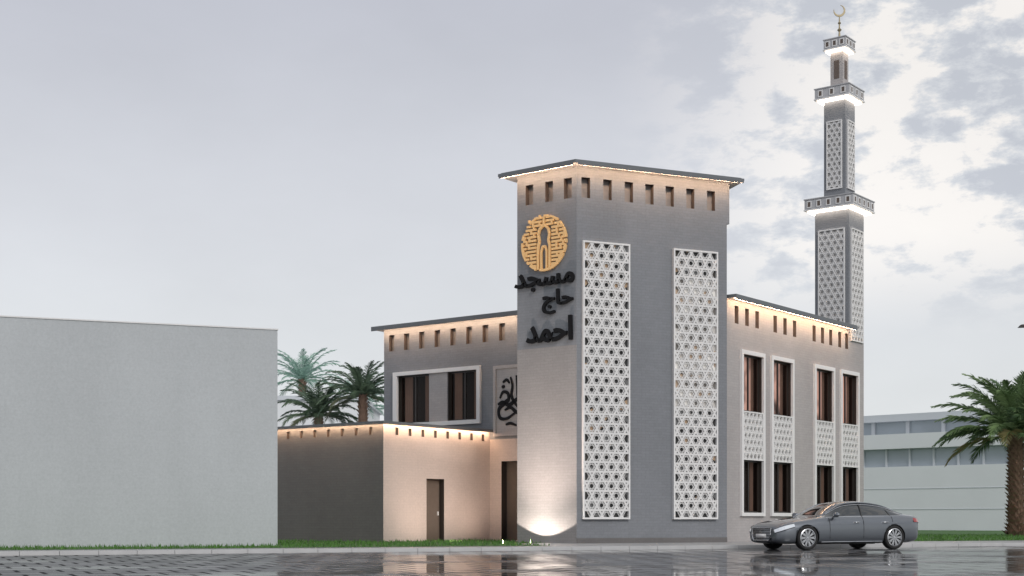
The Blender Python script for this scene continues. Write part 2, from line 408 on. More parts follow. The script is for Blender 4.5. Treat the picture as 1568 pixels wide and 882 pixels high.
# ---- minaret
mn=MB('minaret',[])
mc=Vector((14.43,61.59))
M_grey_l=brickwall('balcony_stone',(.46,.46,.47),bh=.2)
def sq(h): 
    a=Vector(dL)*h;b=Vector(dR)*h
    return [tuple(mc-a-b),tuple(mc-a+b),tuple(mc+a+b),tuple(mc+a-b)]
def faces(h):
    near=mc-Vector(dL)*h-Vector(dR)*h
    return Fr(near,dL,nF),Fr(near,dR,nR)
def shaft(h,z0,z1,mat,lat=None):
    mn.prism(sq(h),z0,z1,mat)
    if lat:
        fl,fr=faces(h)
        for f in (fl,fr): lattice(mn,f,lat[0],2*h-lat[0],lat[1],lat[2],d=lat[3],w=lat[3]*.2,o=.02,th=.03,fw=.05,backs=[(99,M_back2)])
def balcony(h,z0,z1,hs):
    mn.prism(sq(h),z0,z1,M_grey_l)
    mn.prism(sq(h+.03),z1,z1+.04,M_grey_l); mn.prism(sq(h+.03),z0-.05,z0,M_trim)
    fl,fr=faces(h)
    n=max(3,int(2*h/.42)); hh=z1-z0
    for f in (fl,fr):
        for i in range(n):
            x=(i+.5)*2*h/n
            wbox(mn,f,x-.07,x+.07,z0+.25*hh,z1-.25*hh,-.02,.012,M_slot)
            for a,b,c,d in ((x-.11,x-.07,.15,.85),(x+.07,x+.11,.15,.85),(x-.07,x+.07,.15,.25),(x-.07,x+.07,.75,.85)):
                wbox(mn,f,a,b,z0+c*hh,z0+d*hh,-.02,.025,M_trim)
    mn.prism(sq(hs+(h-hs)*.72),z0-.12,z0-.052,M_ledw)
shaft(.79,9.06,14.3,M_grey,(.17,8.6,13.5,.26))
balcony(1.13,14.42,14.85,.79)
shaft(.5,14.9,19.2,M_grey,(.14,15.3,18.3,.21))
balcony(.80,19.3,19.72,.5)
shaft(.29,19.77,21.4,M_warm)
fl,fr=faces(.29)
for f in (fl,fr): wbox(mn,f,.17,.41,20.2,21.0,-.02,.012,M_slot)
balcony(.51,21.5,21.9,.29)
mn.prism(sq(.2),21.95,22.05,M_roof)
mn.build(mosque)
def lathe(name,prof,loc,mat,parent=None,n=16):
    mb=MB(name,[])
    for (r0,z0),(r1,z1) in zip(prof[:-1],prof[1:]):
        for i in range(n):
            a=2*math.pi*i/n;b=2*math.pi*(i+1)/n
            mb.face([(loc[0]+r0*math.cos(a),loc[1]+r0*math.sin(a),loc[2]+z0),(loc[0]+r0*math.cos(b),loc[1]+r0*math.sin(b),loc[2]+z0),(loc[0]+r1*math.cos(b),loc[1]+r1*math.sin(b),loc[2]+z1),(loc[0]+r1*math.cos(a),loc[1]+r1*math.sin(a),loc[2]+z1)],mat)
    return mb.build(parent,True)
M_brass=plain('brass',(.34,.28,.17),.4,metal=.5)
lathe('finial_pole',[(.12,0),(.05,.1),(.035,.3),(.10,.38),(.035,.46),(.03,.62),(.075,.68),(.03,.75),(.02,.95)],(mc.x,mc.y,22.03),M_brass,mosque)
cm=MB('crescent',[])
n=28; zc=23.25; 
for i in range(n):
    a0=math.radians(-200+280*i/n);a1=math.radians(-200+280*(i+1)/n)
    def w(i): return .008+.085*math.sin(math.pi*i/n)
    p=[(math.cos(a0)*(.26),math.sin(a0)*.26),(math.cos(a1)*.26,math.sin(a1)*.26),(math.cos(a1)*(.26-w(i+1)),math.sin(a1)*(.26-w(i+1))),(math.cos(a0)*(.26-w(i)),math.sin(a0)*(.26-w(i)))]
    cm.box8([(mc.x+q[0],mc.y-.02,zc+q[1]) for q in p]+[(mc.x+q[0],mc.y+.02,zc+q[1]) for q in p],M_brass)
cm.build(mosque)

# ------------------------------------------------------------------ neighbours
wb=MB('white_building',[])
d=Vector((-.935,-.354)); nn=Vector((.354,-.935))
WB=Fr((-7.45,44.4),d,nn)
poly=[WB.xy(0,0),WB.xy(16,0),WB.xy(16,-8.5),WB.xy(0,-8.5)]
wb.prism(poly,0,6.86,M_white); wb.prism(offset(poly,.025),6.86,6.90,M_trim)
wb.build()

ob=MB('office_building',[])
M_off=plain('office_render',(.74,.76,.77),.8,var=.04,scale=.5)
M_off2=plain('office_band',(.58,.61,.64),.8,var=.04,scale=.5)
M_oglass=plain('office_glass',(.38,.43,.47),.25,var=.25,scale=.4)
OF=Fr((27.0,112.0),(14.9,-14.0),(-14.0,-14.9))
def obox(s0,s1,z0,z1,o0,o1,m): wbox(ob,OF,s0,s1,z0,z1,o0,o1,m)
obox(-22,60,0,4.95,-12,.0,M_off); obox(-22,60,4.95,6.35,-12,-.5,M_oglass); obox(-22,60,6.35,7.5,-12,.2,M_off)
obox(-14,60,7.5,8.6,-12,-2,M_oglass); obox(-15,60,8.6,9.15,-12.5,-1.2,M_off2)
for i in range(40): obox(-21+2*i,-20.85+2*i,4.95,6.35,-.5,-.35,M_off2)
for i in range(24): obox(-14+3*i,-13.7+3*i,7.5,8.6,-2.0,-1.8,M_off2)
for z in (1.6,3.2): obox(-22,60,z,z+.05,.0,.03,M_off2)
ob.build()
bb=MB('background_building',[])
bb.prism([(-34,98),(-10.6,98),(-10.6,112),(-34,112)],0,9.2,M_off); bb.prism([(-34.2,97.8),(-10.4,97.8),(-10.4,112.2),(-34.2,112.2)],9.2,9.5,M_off2)
bb.build()

# ------------------------------------------------------------------ ground
def sheet(name,poly,z,mat,mb=None):
    m=MB(name,[]); m.face([(p[0],p[1],z) for p in poly],mat); return m.build()
M_ground=plain('ground_concrete',(.30,.30,.30),.8,var=.1,scale=.3)
def roadmat():
    m,nt,b=newmat('wet_pavers')
    tc=N(nt,'ShaderNodeTexCoord'); mp=N(nt,'ShaderNodeMapping'); mp.inputs['Rotation'].default_value=(0,0,math.radians(-23.5))
    nt.links.new(tc.outputs['Object'],mp.inputs['Vector'])
    br=N(nt,'ShaderNodeTexBrick',Scale=1.0); br.inputs['Brick Width'].default_value=.75; br.inputs['Row Height'].default_value=1.1
    br.inputs['Mortar Size'].default_value=.05; br.inputs['Mortar Smooth'].default_value=.3
    br.inputs['Color1'].default_value=(.04,.04,.043,1); br.inputs['Color2'].default_value=(.15,.15,.155,1); br.inputs['Mortar'].default_value=(.008,.008,.009,1)
    nt.links.new(mp.outputs[0],br.inputs['Vector'])
    n=N(nt,'ShaderNodeTexNoise',Scale=.30,Detail=6.0,Roughness=.62); nt.links.new(tc.outputs['Object'],n.inputs['Vector'])
    sx=N(nt,'ShaderNodeSeparateXYZ'); nt.links.new(tc.outputs['Object'],sx.inputs[0])
    dr=N(nt,'ShaderNodeMapRange'); dr.inputs[1].default_value=-6; dr.inputs[2].default_value=-1; dr.inputs[3].default_value=.12; dr.inputs[4].default_value=-.05; nt.links.new(sx.outputs['X'],dr.inputs[0])
    sm=N(nt,'ShaderNodeMath',operation='ADD'); nt.links.new(n.outputs['Fac'],sm.inputs[0]); nt.links.new(dr.outputs[0],sm.inputs[1])
    mr=N(nt,'ShaderNodeMapRange'); mr.inputs[1].default_value=.42; mr.inputs[2].default_value=.62; mr.inputs[3].default_value=.035; mr.inputs[4].default_value=.34
    nt.links.new(sm.outputs[0],mr.inputs[0])
    rj=N(nt,'ShaderNodeMath',operation='MULTIPLY_ADD'); rj.inputs[1].default_value=.35; nt.links.new(br.outputs['Fac'],rj.inputs[0]); nt.links.new(mr.outputs[0],rj.inputs[2]); nt.links.new(rj.outputs[0],b.inputs['Roughness'])
    sj=N(nt,'ShaderNodeMapRange'); sj.inputs[3].default_value=.6; sj.inputs[4].default_value=.15; nt.links.new(br.outputs['Fac'],sj.inputs[0]); nt.links.new(sj.outputs[0],b.inputs['Specular IOR Level'])
    nt.links.new(br.outputs['Color'],b.inputs['Base Color'])
    n2=N(nt,'ShaderNodeTexNoise',Scale=5.0,Detail=4.0); nt.links.new(tc.outputs['Object'],n2.inputs['Vector'])
    mr2=N(nt,'ShaderNodeMapRange'); mr2.inputs[1].default_value=.42; mr2.inputs[2].default_value=.6; mr2.inputs[3].default_value=.05; mr2.inputs[4].default_value=.7
    nt.links.new(sm.outputs[0],mr2.inputs[0])
    iv=N(nt,'ShaderNodeMath',operation='SUBTRACT'); iv.inputs[0].default_value=1; nt.links.new(br.outputs['Fac'],iv.inputs[1])
    ad=N(nt,'ShaderNodeMath',operation='MULTIPLY_ADD'); ad.inputs[1].default_value=.4; nt.links.new(n2.outputs['Fac'],ad.inputs[0]); nt.links.new(iv.outputs[0],ad.inputs[2])
    bp=N(nt,'ShaderNodeBump',Distance=.016); nt.links.new(mr2.outputs[0],bp.inputs['Strength']); nt.links.new(ad.outputs[0],bp.inputs['Height'])
    nt.links.new(bp.outputs['Normal'],b.inputs['Normal'])
    return m
M_road=roadmat()
sheet('ground',[(-1500,-300),(1500,-300),(1500,2500),(-1500,2500)],-.11,M_ground)
KF=Fr((0,42.0),tR,nT)
sheet('road',[KF.xy(-260,0),KF.xy(-260,60),KF.xy(300,60),KF.xy(300,0)],-.10,M_road)
M_pave=brickwall('pavement_slabs',(.33,.33,.33),bw=.6,bh=.4,contrast=.08,rough=.4,bump=.3)
M_kerb=plain('kerb_stone',(.50,.50,.50),.5,var=.15,scale=2)
pv=MB('pavement',[])
pv.face([KF.P(-250,0.0,-.15),KF.P(290,0.0,-.15),KF.P(290,0.0,-75),KF.P(-250,0.0,-75)],M_pave)
for i in range(-120,140): 
    wbox(pv,KF,i*1.0+.006,i*1.0+.994,-.11,.012,-.15,.0,M_kerb)
pv.build()
M_grass=plain('grass',(.05,.12,.025),.9,var=.4,scale=3)
M_blade=plain('grass_blade',(.07,.17,.03),.8,var=.45,scale=1.2)
gm=MB('grass',[])
def inpoly(p,poly):
    c=False;n=len(poly)
    for i in range(n):
        a,b=poly[i],poly[i-1]
        if (a[1]>p[1])!=(b[1]>p[1]) and p[0]<(b[0]-a[0])*(p[1]-a[1])/(b[1]-a[1])+a[0]: c=not c
    return c
patches=[([KF.xy(-30,-2.0),KF.xy(2.2,-2.0),KF.xy(2.4,-5.6),(1.2,50.0),(-1.5,57),(-10,60),(-16,52),KF.xy(-30,-3.2)],10000),
         ([KF.xy(15.5,-4.5),KF.xy(95,-4.5),KF.xy(95,-60),KF.xy(35,-60),(15.6,61.5),(11.2,55.6)],9000)]
for poly,cnt in patches:
    gm.face([(p[0],p[1],.006) for p in poly],M_grass)
    xs=[p[0] for p in poly];ys=[p[1] for p in poly];k=0
    y1=min(max(ys),75); x1=min(max(xs),45)
    while k<cnt:
        x=random.uniform(min(xs),x1);y=min(ys)+(y1-min(ys))*random.random()**1.5
        if not inpoly((x,y),poly): continue
        k+=1
        if inpoly((x,y),[A,AR.xy(6.4,0),p4,p3]) : continue
        h=random.uniform(.05,.14);a=random.random()*6.28;w_=.02
        dx,dy=math.cos(a)*w_,math.sin(a)*w_;lx,ly=random.uniform(-.04,.04),random.uniform(-.04,.04)
        gm.face([(x-dx,y-dy,.006),(x+dx,y+dy,.006),(x+lx,y+ly,h)],M_blade)
gm.build()

# ------------------------------------------------------------------ palms
def leafmat(name,col): return plain(name,col,.5,var=.3,scale=1.5)
ML=[leafmat('palm_leaf_a',(.12,.19,.08)),leafmat('palm_leaf_b',(.19,.28,.12)),leafmat('palm_leaf_c',(.06,.11,.045)),leafmat('palm_leaf_dry',(.26,.23,.10))]
MLd=[leafmat('palm_leaf_d',(.07,.12,.075)),leafmat('palm_leaf_e',(.11,.165,.10)),leafmat('palm_leaf_f',(.04,.075,.045)),leafmat('palm_leaf_g',(.14,.15,.09))]
MLh=[leafmat('hazy_leaf_a',(.25,.40,.33)),leafmat('hazy_leaf_b',(.30,.46,.38)),leafmat('hazy_leaf_c',(.21,.34,.29)),leafmat('hazy_leaf_d',(.28,.39,.30))]  # distance haze mixed into these paler leaf colours
M_trunk=plain('palm_trunk',(.24,.155,.11),.9,var=.45,scale=5,bump=.6)
def palm(loc,h,r,R,nf=46,mats=ML,seed=1,nl=34,elmax=82,elspan=92,dr=62,lw=.024,lk=.20):
    rg=random.Random(seed); root=empty('palm_tree'); root.location=(loc[0],loc[1],0)
    t=MB('trunk',[]); rings=int(h/.2); seg=11
    for k in range(rings):
        z0=k*h/rings; z1=(k+1)*h/rings; rr_=r*(1.1-.15*k/rings)*(1+.35*max(0,1-z0/.5)*.5)
        for i in range(seg):
            a=2*math.pi*(i+(k%2)*.5)/seg; b=a+2*math.pi/seg; am=(a+b)/2; j=rg.uniform(.90,1.14)
            t.face([(rr_*.78*math.cos(a),rr_*.78*math.sin(a),z0),(rr_*.78*math.cos(b),rr_*.78*math.sin(b),z0),(rr_*1.06*j*math.cos(b),rr_*1.06*j*math.sin(b),z1),(rr_*1.25*j*math.cos(am),rr_*1.25*j*math.sin(am),z1+.09),(rr_*1.06*j*math.cos(a),rr_*1.06*j*math.sin(a),z1)],M_trunk)
            t.face([(0,0,z1),(rr_*1.06*j*math.cos(b),rr_*1.06*j*math.sin(b),z1),(rr_*1.06*j*math.cos(a),rr_*1.06*j*math.sin(a),z1)],M_trunk)
    t.build(root)
    c=MB('crown',[])
    for k in range(nf):
        az=k*2.39996+rg.uniform(-.2,.2); q=(k+.5)/nf
        e=math.radians(elmax-elspan*q+rg.uniform(-8,8)); Lf=R*rg.uniform(.88,1.12)*(1.0 if q>.12 else .85)
        droop=math.radians(dr+25*rg.random()-15*q); P=[];D=[]
        p=Vector((math.cos(az)*r*.5,math.sin(az)*r*.5,h+.1*(1-q))); n=12
        for i in range(n+1):
            tt=i/n; el=e-droop*tt**1.7
            dd=Vector((math.cos(az)*math.cos(el),math.sin(az)*math.cos(el),math.sin(el))); P.append(p.copy());D.append(dd); p=p+dd*(Lf/n)
        side=Vector((-math.sin(az),math.cos(az),0))
        mt=mats[3] if q>.94 else mats[rg.choice((0,0,1,2))]
        for i in range(n):
            w0=.035*(1-i/n)+.008;w1=.035*(1-(i+1)/n)+.008
            c.face([P[i]-side*w0,P[i]+side*w0,P[i+1]+side*w1,P[i+1]-side*w1],mats[1])
            up=side.cross(D[i]); c.face([P[i]-up*w0,P[i]+up*w0,P[i+1]+up*w1,P[i+1]-up*w1],mats[1])
        for j in range(nl):
            tt=.12+.88*j/(nl-1); x=tt*n; i=min(int(x),n-1); f=x-i; pp=P[i].lerp(P[i+1],f); dd=D[i]
            up=side.cross(dd); ll=R*lk*(math.sin(math.pi*min(1,(tt*.86+.12)))**.7)*rg.uniform(.8,1.15)
            if up.z<0: up=-up
            for sg in (-1,1):
                ld=(side*sg*(.85-.4*tt)+dd*(.5+.6*tt)+up*rg.uniform(-.05,.35)+Vector((0,0,-.16+rg.uniform(-.12,.12)))).normalized()
                wv=dd*lw*R/3.4+up*.012
                mid=pp+ld*ll*.5; tip=pp+ld*ll+Vector((0,0,-ll*.16))
                c.face([pp-wv,pp+wv,mid+wv*1.1,tip,mid-wv*1.1],mt if rg.random()>.15 else mats[1])
    c.build(root)
    return root
palm((26.15,72.5),5.2,.42,4.15,66,ML,5,44,elmax=88,elspan=94,dr=58,lw=.028,lk=.21)
palm((-10.5,76),6.5,.25,2.5,44,MLd,8,30)
palm((-7.9,74),7.4,.25,2.4,44,MLd,9,30)
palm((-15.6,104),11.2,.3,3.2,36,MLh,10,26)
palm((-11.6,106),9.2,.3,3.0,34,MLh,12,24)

# ------------------------------------------------------------------ street lamp
sp=empty('street_lamp')
lp=lathe('pole',[(.12,0),(.12,.3),(.08,.35),(.05,9.3),(.0,9.35)],(24.2,60,0),M_roof,sp)
lm=MB('arm_and_head',[]); 
lm.box8([(21.95,59.97,9.15),(24.2,59.97,9.2),(24.2,60.03,9.2),(21.95,60.03,9.15),(21.95,59.97,9.21),(24.2,59.97,9.28),(24.2,60.03,9.28),(21.95,60.03,9.21)],M_roof)
lm.box8([(21.75,59.85,9.08),(22.35,59.85,9.1),(22.35,60.15,9.1),(21.75,60.15,9.08),(21.85,59.9,9.2),(22.35,59.9,9.24),(22.35,60.1,9.24),(21.85,60.1,9.2)],M_dark)
lm.build(sp)

# ------------------------------------------------------------------ car
car=empty('parked_car')
M_paint=plain('car_paint',(.15,.165,.185),.28,metal=.65,var=.04,scale=2,coat=1)
M_tyre=plain('tyre',(.015,.015,.015),.8); M_rim=plain('alloy_rim',(.55,.56,.58),.25,metal=.8)
M_chrome=plain('chrome',(.7,.71,.73),.12,metal=1,var=.02); M_plastic=plain('car_plastic',(.015,.015,.016),.45)
M_lamp=plain('headlamp',(.6,.64,.68),.08,metal=.3,coat=1,emis=(1,1,1),es=.15); M_red=plain('tail_lamp',(.3,.01,.01),.15,coat=1)
T=[(0,.30,.60,.60,.52,.655,.3),(.05,.22,.76,.655,.68,.705,.42),(.2,.18,.88,.72,.79,.775,.5),(.5,.17,.94,.79,.86,.855,.56),(.95,.17,.955,.86,.88,.925,.6),
(1.35,.17,.96,.905,.89,.965,.62),(1.5,.17,.96,.92,.89,.99,.62),(1.62,.17,.96,.93,.89,1.04,.62),(1.9,.17,.96,.94,.885,1.20,.60),(2.2,.17,.96,.95,.885,1.345,.58),(2.35,.17,.96,.953,.885,1.395,.575),(2.55,.17,.96,.957,.885,1.43,.57),(2.9,.17,.96,.96,.885,1.455,.565),
(3.15,.17,.96,.963,.885,1.452,.56),(3.4,.17,.96,.966,.885,1.435,.56),(3.75,.17,.96,.97,.885,1.385,.56),(3.95,.17,.957,.973,.88,1.335,.57),(4.2,.17,.955,.978,.875,1.24,.59),(4.45,.17,.95,.982,.87,1.13,.61),(4.6,.18,.94,.985,.865,1.075,.63),(4.75,.19,.93,.985,.85,1.05,.63),(4.95,.21,.89,.975,.82,1.03,.6),(5.07,.27,.81,.94,.74,.98,.52),(5.12,.34,.70,.86,.62,.89,.4)]
def section(r):
    u,zb,w,zs,ws,zr,wr=r; e=min(.06,(zr-zs)*.3)
    p7=(ws-.045,zs+.015);p9=(wr,zr-e)
    return [(0,zb),(w*.6,zb),(w*.93,zb+.02),(w*.985,zb+(zs-zb)*.22),(w,zb+(zs-zb)*.55),(w*.985,zb+(zs-zb)*.82),(ws,zs-.01),p7,((p7[0]+p9[0])/2+.02,(p7[1]+p9[1])/2+.01),p9,(wr*.6,zr-.012),(0,zr)]
def sec_at(u):
    for a,b in zip(T[:-1],T[1:]):
        if a[0]<=u<=b[0]:
            t=(u-a[0])/(b[0]-a[0]); return section([x+(y-x)*t for x,y in zip(a,b)])
S=[section(r) for r in T]; ns=len(T); npz=12
verts=[];faces_=[];mi=[]
ring=2*npz-2
for r,s in zip(T,S):
    pts=[(r[0],-y,z) for y,z in s]+[(r[0],y,z) for y,z in reversed(s[1:-1])]
    verts+=pts
for i in range(ns-1):
    for j in range(ring):
        a=i*ring+j;b=i*ring+(j+1)%ring; faces_.append((a,b,b+ring,a+ring))
        jj=j if j<npz-1 else ring-1-j
        u=(T[i][0]+T[i+1][0])/2; m=0
        if jj in (7,8) and 1.62<u<4.35: m=1
        if jj in (9,10) and (1.5<u<2.3 or 3.8<u<4.5): m=1
        mi.append(m)
faces_.append(tuple(reversed(range(ring)))); mi.append(0)
faces_.append(tuple(range((ns-1)*ring,ns*ring))); mi.append(0)
me=bpy.data.meshes.new('body'); me.from_pydata(verts,[],faces_)
for m in (M_paint,M_cglass,M_plastic): me.materials.append(m)
me.polygons.foreach_set('material_index',mi); me.polygons.foreach_set('use_smooth',[True]*len(mi)); me.update()
body=bpy.data.objects.new('body',me); scene.collection.objects.link(body)
sub=body.modifiers.new('s','SUBSURF'); sub.levels=2; sub.render_levels=2
cut=[]
for u in (.95,4.07):
    bm=bmesh.new(); bmesh.ops.create_cone(bm,cap_ends=True,segments=40,radius1=.40,radius2=.40,depth=3.0,matrix=Matrix.Translation((u,0,.34))@Matrix.Rotation(math.pi/2,4,'X'))
    cme=bpy.data.meshes.new('c'); bm.to_mesh(cme); bm.free(); cme.materials.append(M_plastic)
    co=bpy.data.objects.new('arch_cutter',cme); scene.collection.objects.link(co); cut.append(co)
    bo=body.modifiers.new('b','BOOLEAN'); bo.operation='DIFFERENCE'; bo.object=co; bo.solver='EXACT'
    try: bo.material_mode='TRANSFER'
    except Exception as ex: print(ex)
dg=bpy.context.evaluated_depsgraph_get(); nm=bpy.data.meshes.new_from_object(body.evaluated_get(dg))
body.modifiers.clear(); body.data=nm; body.parent=car
for c in cut: bpy.data.objects.remove(c)
det=MB('trim_and_details',[])
def tube(pts,r,mat,n=6):
    pts=[Vector(p) for p in pts]
    rings=[]
    for i,p in enumerate(pts):
        d=(pts[min(i+1,len(pts)-1)]-pts[max(i-1,0)]).normalized()
        a=d.cross(Vector((0,0,1))); a=a.normalized() if a.length>.01 else Vector((1,0,0)); b=d.cross(a)
        rings.append([p+(a*math.cos(2*math.pi*k/n)+b*math.sin(2*math.pi*k/n))*r for k in range(n)])
    for i in range(len(rings)-1):
        for k in range(n): det.face([rings[i][k],rings[i][(k+1)%n],rings[i+1][(k+1)%n],rings[i+1][k]],mat)
def lin(a,b,n): return [a+(b-a)*i/(n-1) for i in range(n)]
for sg in (-1,1):
    tube([(u,sg*(sec_at(u)[9][0]-.012),sec_at(u)[9][1]-.006) for u in lin(1.5,4.6,22)],.028,M_paint)
    tube([(u,sg*(sec_at(u)[7][0]+.004),sec_at(u)[7][1]+.004) for u in lin(1.62,4.4,14)],.013,M_chrome)
    tube([(u,sg*(sec_at(u)[8][0]*.35+sec_at(u)[9][0]*.65),sec_at(u)[8][1]*.28+sec_at(u)[9][1]*.72) for u in lin(1.75,4.25,18)],.010,M_chrome)
    for u,lean in ((2.93,.05),(3.98,-.12)):
        s=sec_at(u); tube([(u,sg*(s[7][0]+.0),s[7][1]),(u+lean*.5,sg*(s[8][0]+.0),s[8][1]),(u+lean,sg*(s[9][0]-.005),s[9][1]-.01)],.026 if u<3.5 else .016,M_plastic)
    for u in (1.72,2.93,4.0):
        s=sec_at(u); k=3 if u<3.5 else 5
        tube([(u,sg*(s[j][0]-.001),s[j][1]) for j in range(k,8)],.007,M_plastic)
    tube([(u,sg*(sec_at(u)[3][0]+.0),sec_at(u)[3][1]-.1) for u in lin(1.42,3.6,6)],.012,M_chrome)
    tube([(u,sg*(sec_at(u)[5][0]-.004),sec_at(u)[5][1]-.06) for u in lin(.5,4.7,14)],.007,M_paint)
    for u in (2.68,3.72):
        y=sg*(.955); det.box8([(u-.1,y-.02,.80),(u+.1,y-.02,.80),(u+.1,y+.02,.80),(u-.1,y+.02,.80),(u-.1,y-.02,.825),(u+.1,y-.02,.825),(u+.1,y+.02,.825),(u-.1,y+.02,.825)],M_chrome)
    hp=[];lo=[]
    for u in lin(.015,.52,8):
        s=sec_at(u); hp.append((u-.01,sg*(s[6][0]+.012),s[6][1]-.005)); lo.append((u-.012,sg*(s[5][0]+.014),s[5][1]-.055+.10*u))
    for i in range(7): det.face([lo[i],lo[i+1],hp[i+1],hp[i]],M_lamp)
    tube(lo,.01,M_plastic); tube(hp,.008,M_plastic)
    hp=[];lo=[]
    for u in lin(4.80,5.1,6):
        s=sec_at(u); hp.append((u+.008,sg*(s[6][0]+.01),s[6][1]-.03)); lo.append((u+.01,sg*(s[5][0]+.012),s[5][1]-.02))
    for i in range(5): det.face([lo[i],lo[i+1],hp[i+1],hp[i]],M_red)
    det.box8([(-.0+.02,sg*.42,.26),(.10,sg*.74,.26),(.16,sg*.74,.26),(.16,sg*.42,.26),(-.0+.01,sg*.42,.40),(.08,sg*.74,.40),(.16,sg*.74,.40),(.16,sg*.42,.40)],M_plastic)
    det.box8([(.0,sg*.42,.325),(.075,sg*.75,.325),(.1,sg*.75,.325),(.1,sg*.42,.325),(.0,sg*.42,.34),(.075,sg*.75,.34),(.1,sg*.75,.34),(.1,sg*.42,.34)],M_chrome)
det.box8([(-.03,-.38,.28),(-.03,.38,.28),(.08,.38,.28),(.08,-.38,.28),(-.015,-.47,.635),(-.015,.47,.635),(.08,.47,.635),(.08,-.47,.635)],M_plastic)
for k in range(7):
    z=.31+.045*k; w_=.39+.08*k/6; det.box8([(-.042,-w_,z),(-.042,w_,z),(.02,w_,z),(.02,-w_,z),(-.042,-w_,z+.012),(-.042,w_,z+.012),(.02,w_,z+.012),(.02,-w_,z+.012)],M_chrome)
tube([(-.035,-.39,.28),(-.035,.39,.28)],.013,M_chrome);tube([(-.02,-.48,.64),(-.02,.48,.64)],.014,M_chrome)
for sg in(-1,1): tube([(-.035,sg*.39,.28),(-.035,sg*.48,.45),(-.02,sg*.48,.64)],.013,M_chrome)
det.box8([(-.05,-.26,.36),(-.05,.26,.36),(-.03,.26,.36),(-.03,-.26,.36),(-.05,-.26,.47),(-.05,.26,.47),(-.03,.26,.47),(-.03,-.26,.47)],M_trim)
det.build(car,True)
for sg in (-1,1):
    bm=bmesh.new(); bmesh.ops.create_uvsphere(bm,u_segments=16,v_segments=10,radius=1,matrix=Matrix.Translation((1.88,sg*1.03,1.03))@Matrix.Diagonal((.09,.125,.075,1)))
    bmesh.ops.create_cube(bm,size=1,matrix=Matrix.Translation((1.9,sg*.93,.975))@Matrix.Diagonal((.05,.14,.03,1)))
    m_=bpy.data.meshes.new('mirror'); bm.to_mesh(m_); bm.free(); m_.materials.append(M_paint)
    for p in m_.polygons: p.use_smooth=True
    o=bpy.data.objects.new('mirror',m_); scene.collection.objects.link(o); o.parent=car
def wheel(u,y):
    w=MB('wheel',[]); n=40; sg=1 if y>0 else -1
    prof=[(.262,.10),(.30,.118),(.34,.112),(.36,.085),(.36,-.085),(.34,-.11),(.255,-.1)]
    def ring_(pr,mat):
        for (r0,y0),(r1,y1) in zip(pr[:-1],pr[1:]):
            for i in range(n):
                a=2*math.pi*i/n;b=2*math.pi*(i+1)/n
                w.face([(u+r0*math.cos(a),y+sg*y0,.36+r0*math.sin(a)),(u+r0*math.cos(b),y+sg*y0,.36+r0*math.sin(b)),(u+r1*math.cos(b),y+sg*y1,.36+r1*math.sin(b)),(u+r1*math.cos(a),y+sg*y1,.36+r1*math.sin(a))],mat)
    ring_(prof,M_tyre); ring_([(.27,.105),(.245,.115),(.235,.09),(.23,.0)],M_rim); ring_([(.235,.0),(0.001,.0)],M_plastic); ring_([(.15,.02),(.15,.015),(.0,.015)],M_rim)
    ring_([(.055,.07),(.05,.09),(.001,.095)],M_rim)
    for k in range(10):
        a=2*math.pi*k/10
        for off in (-.10,.10):
            a0=a+off*.35;a1=a+off
            c0=Vector((math.cos(a0),math.sin(a0)));c1=Vector((math.cos(a1),math.sin(a1)));t=Vector((-c1.y,c1.x))*.014
            p=[c0*.04-t,c0*.04+t,c1*.245+t,c1*.245-t]
            w.box8([(u+q.x,y+sg*.06,.36+q.y) for q in p]+[(u+q.x,y+sg*.096,.36+q.y) for q in p],M_rim)
    w.build(car)
for u in (.95,4.07):
    for y in (-.84,.84): wheel(u,y)
ub=MB('underbody',[]); ub.box8([(1.4,-.6,.16),(3.6,-.6,.16),(3.6,.6,.16),(1.4,.6,.16),(1.4,-.6,.6),(3.6,-.6,.6),(3.6,.6,.6),(1.4,.6,.6)],M_plastic); ub.build(car)
Mc=Matrix(((tR[0],-tR[1],0,7.76),(tR[1],tR[0],0,43.35),(0,0,1,-.10),(0,0,0,1)))@Matrix.Scale(1.055,4)
car.matrix_world=Mc

# ------------------------------------------------------------------ lights
def spot(name,loc,target,power,col,ang,blend=.3,rad=.05):
    l=bpy.data.lights.new(name,'SPOT'); l.energy=power; l.color=col; l.spot_size=math.radians(ang); l.spot_blend=blend; l.shadow_soft_size=rad
    o=bpy.data.objects.new(name,l); scene.collection.objects.link(o); o.location=loc
    o.rotation_euler=(Vector(target)-Vector(loc)).to_track_quat('-Z','Y').to_euler(); o.parent=mosque
spot('facade_uplight',TL.P(1.31,.02,.95),TL.P(1.31,3.0,.0),720,(1,.88,.78),120,.10,.04)
spot('facade_uplight_high',TL.P(1.31,.02,2.6),TL.P(1.31,4.6,.0),2300,(1,.82,.73),84,1.0,.1)
spot('annex_uplight',AR.P(1.6,.05,2.4),AR.P(2.2,2.4,.0),340,(1,.80,.68),130,1.0,.2)
spot('annex_uplight_b',AR.P(4.8,.05,2.0),AR.P(4.8,2.6,.0),220,(1,.80,.68),130,1.0,.2)
fx=MB('uplight_fixture',[]); wbox(fx,TL,1.16,1.46,0,.015,.86,1.06,M_frame); fx.build(mosque)

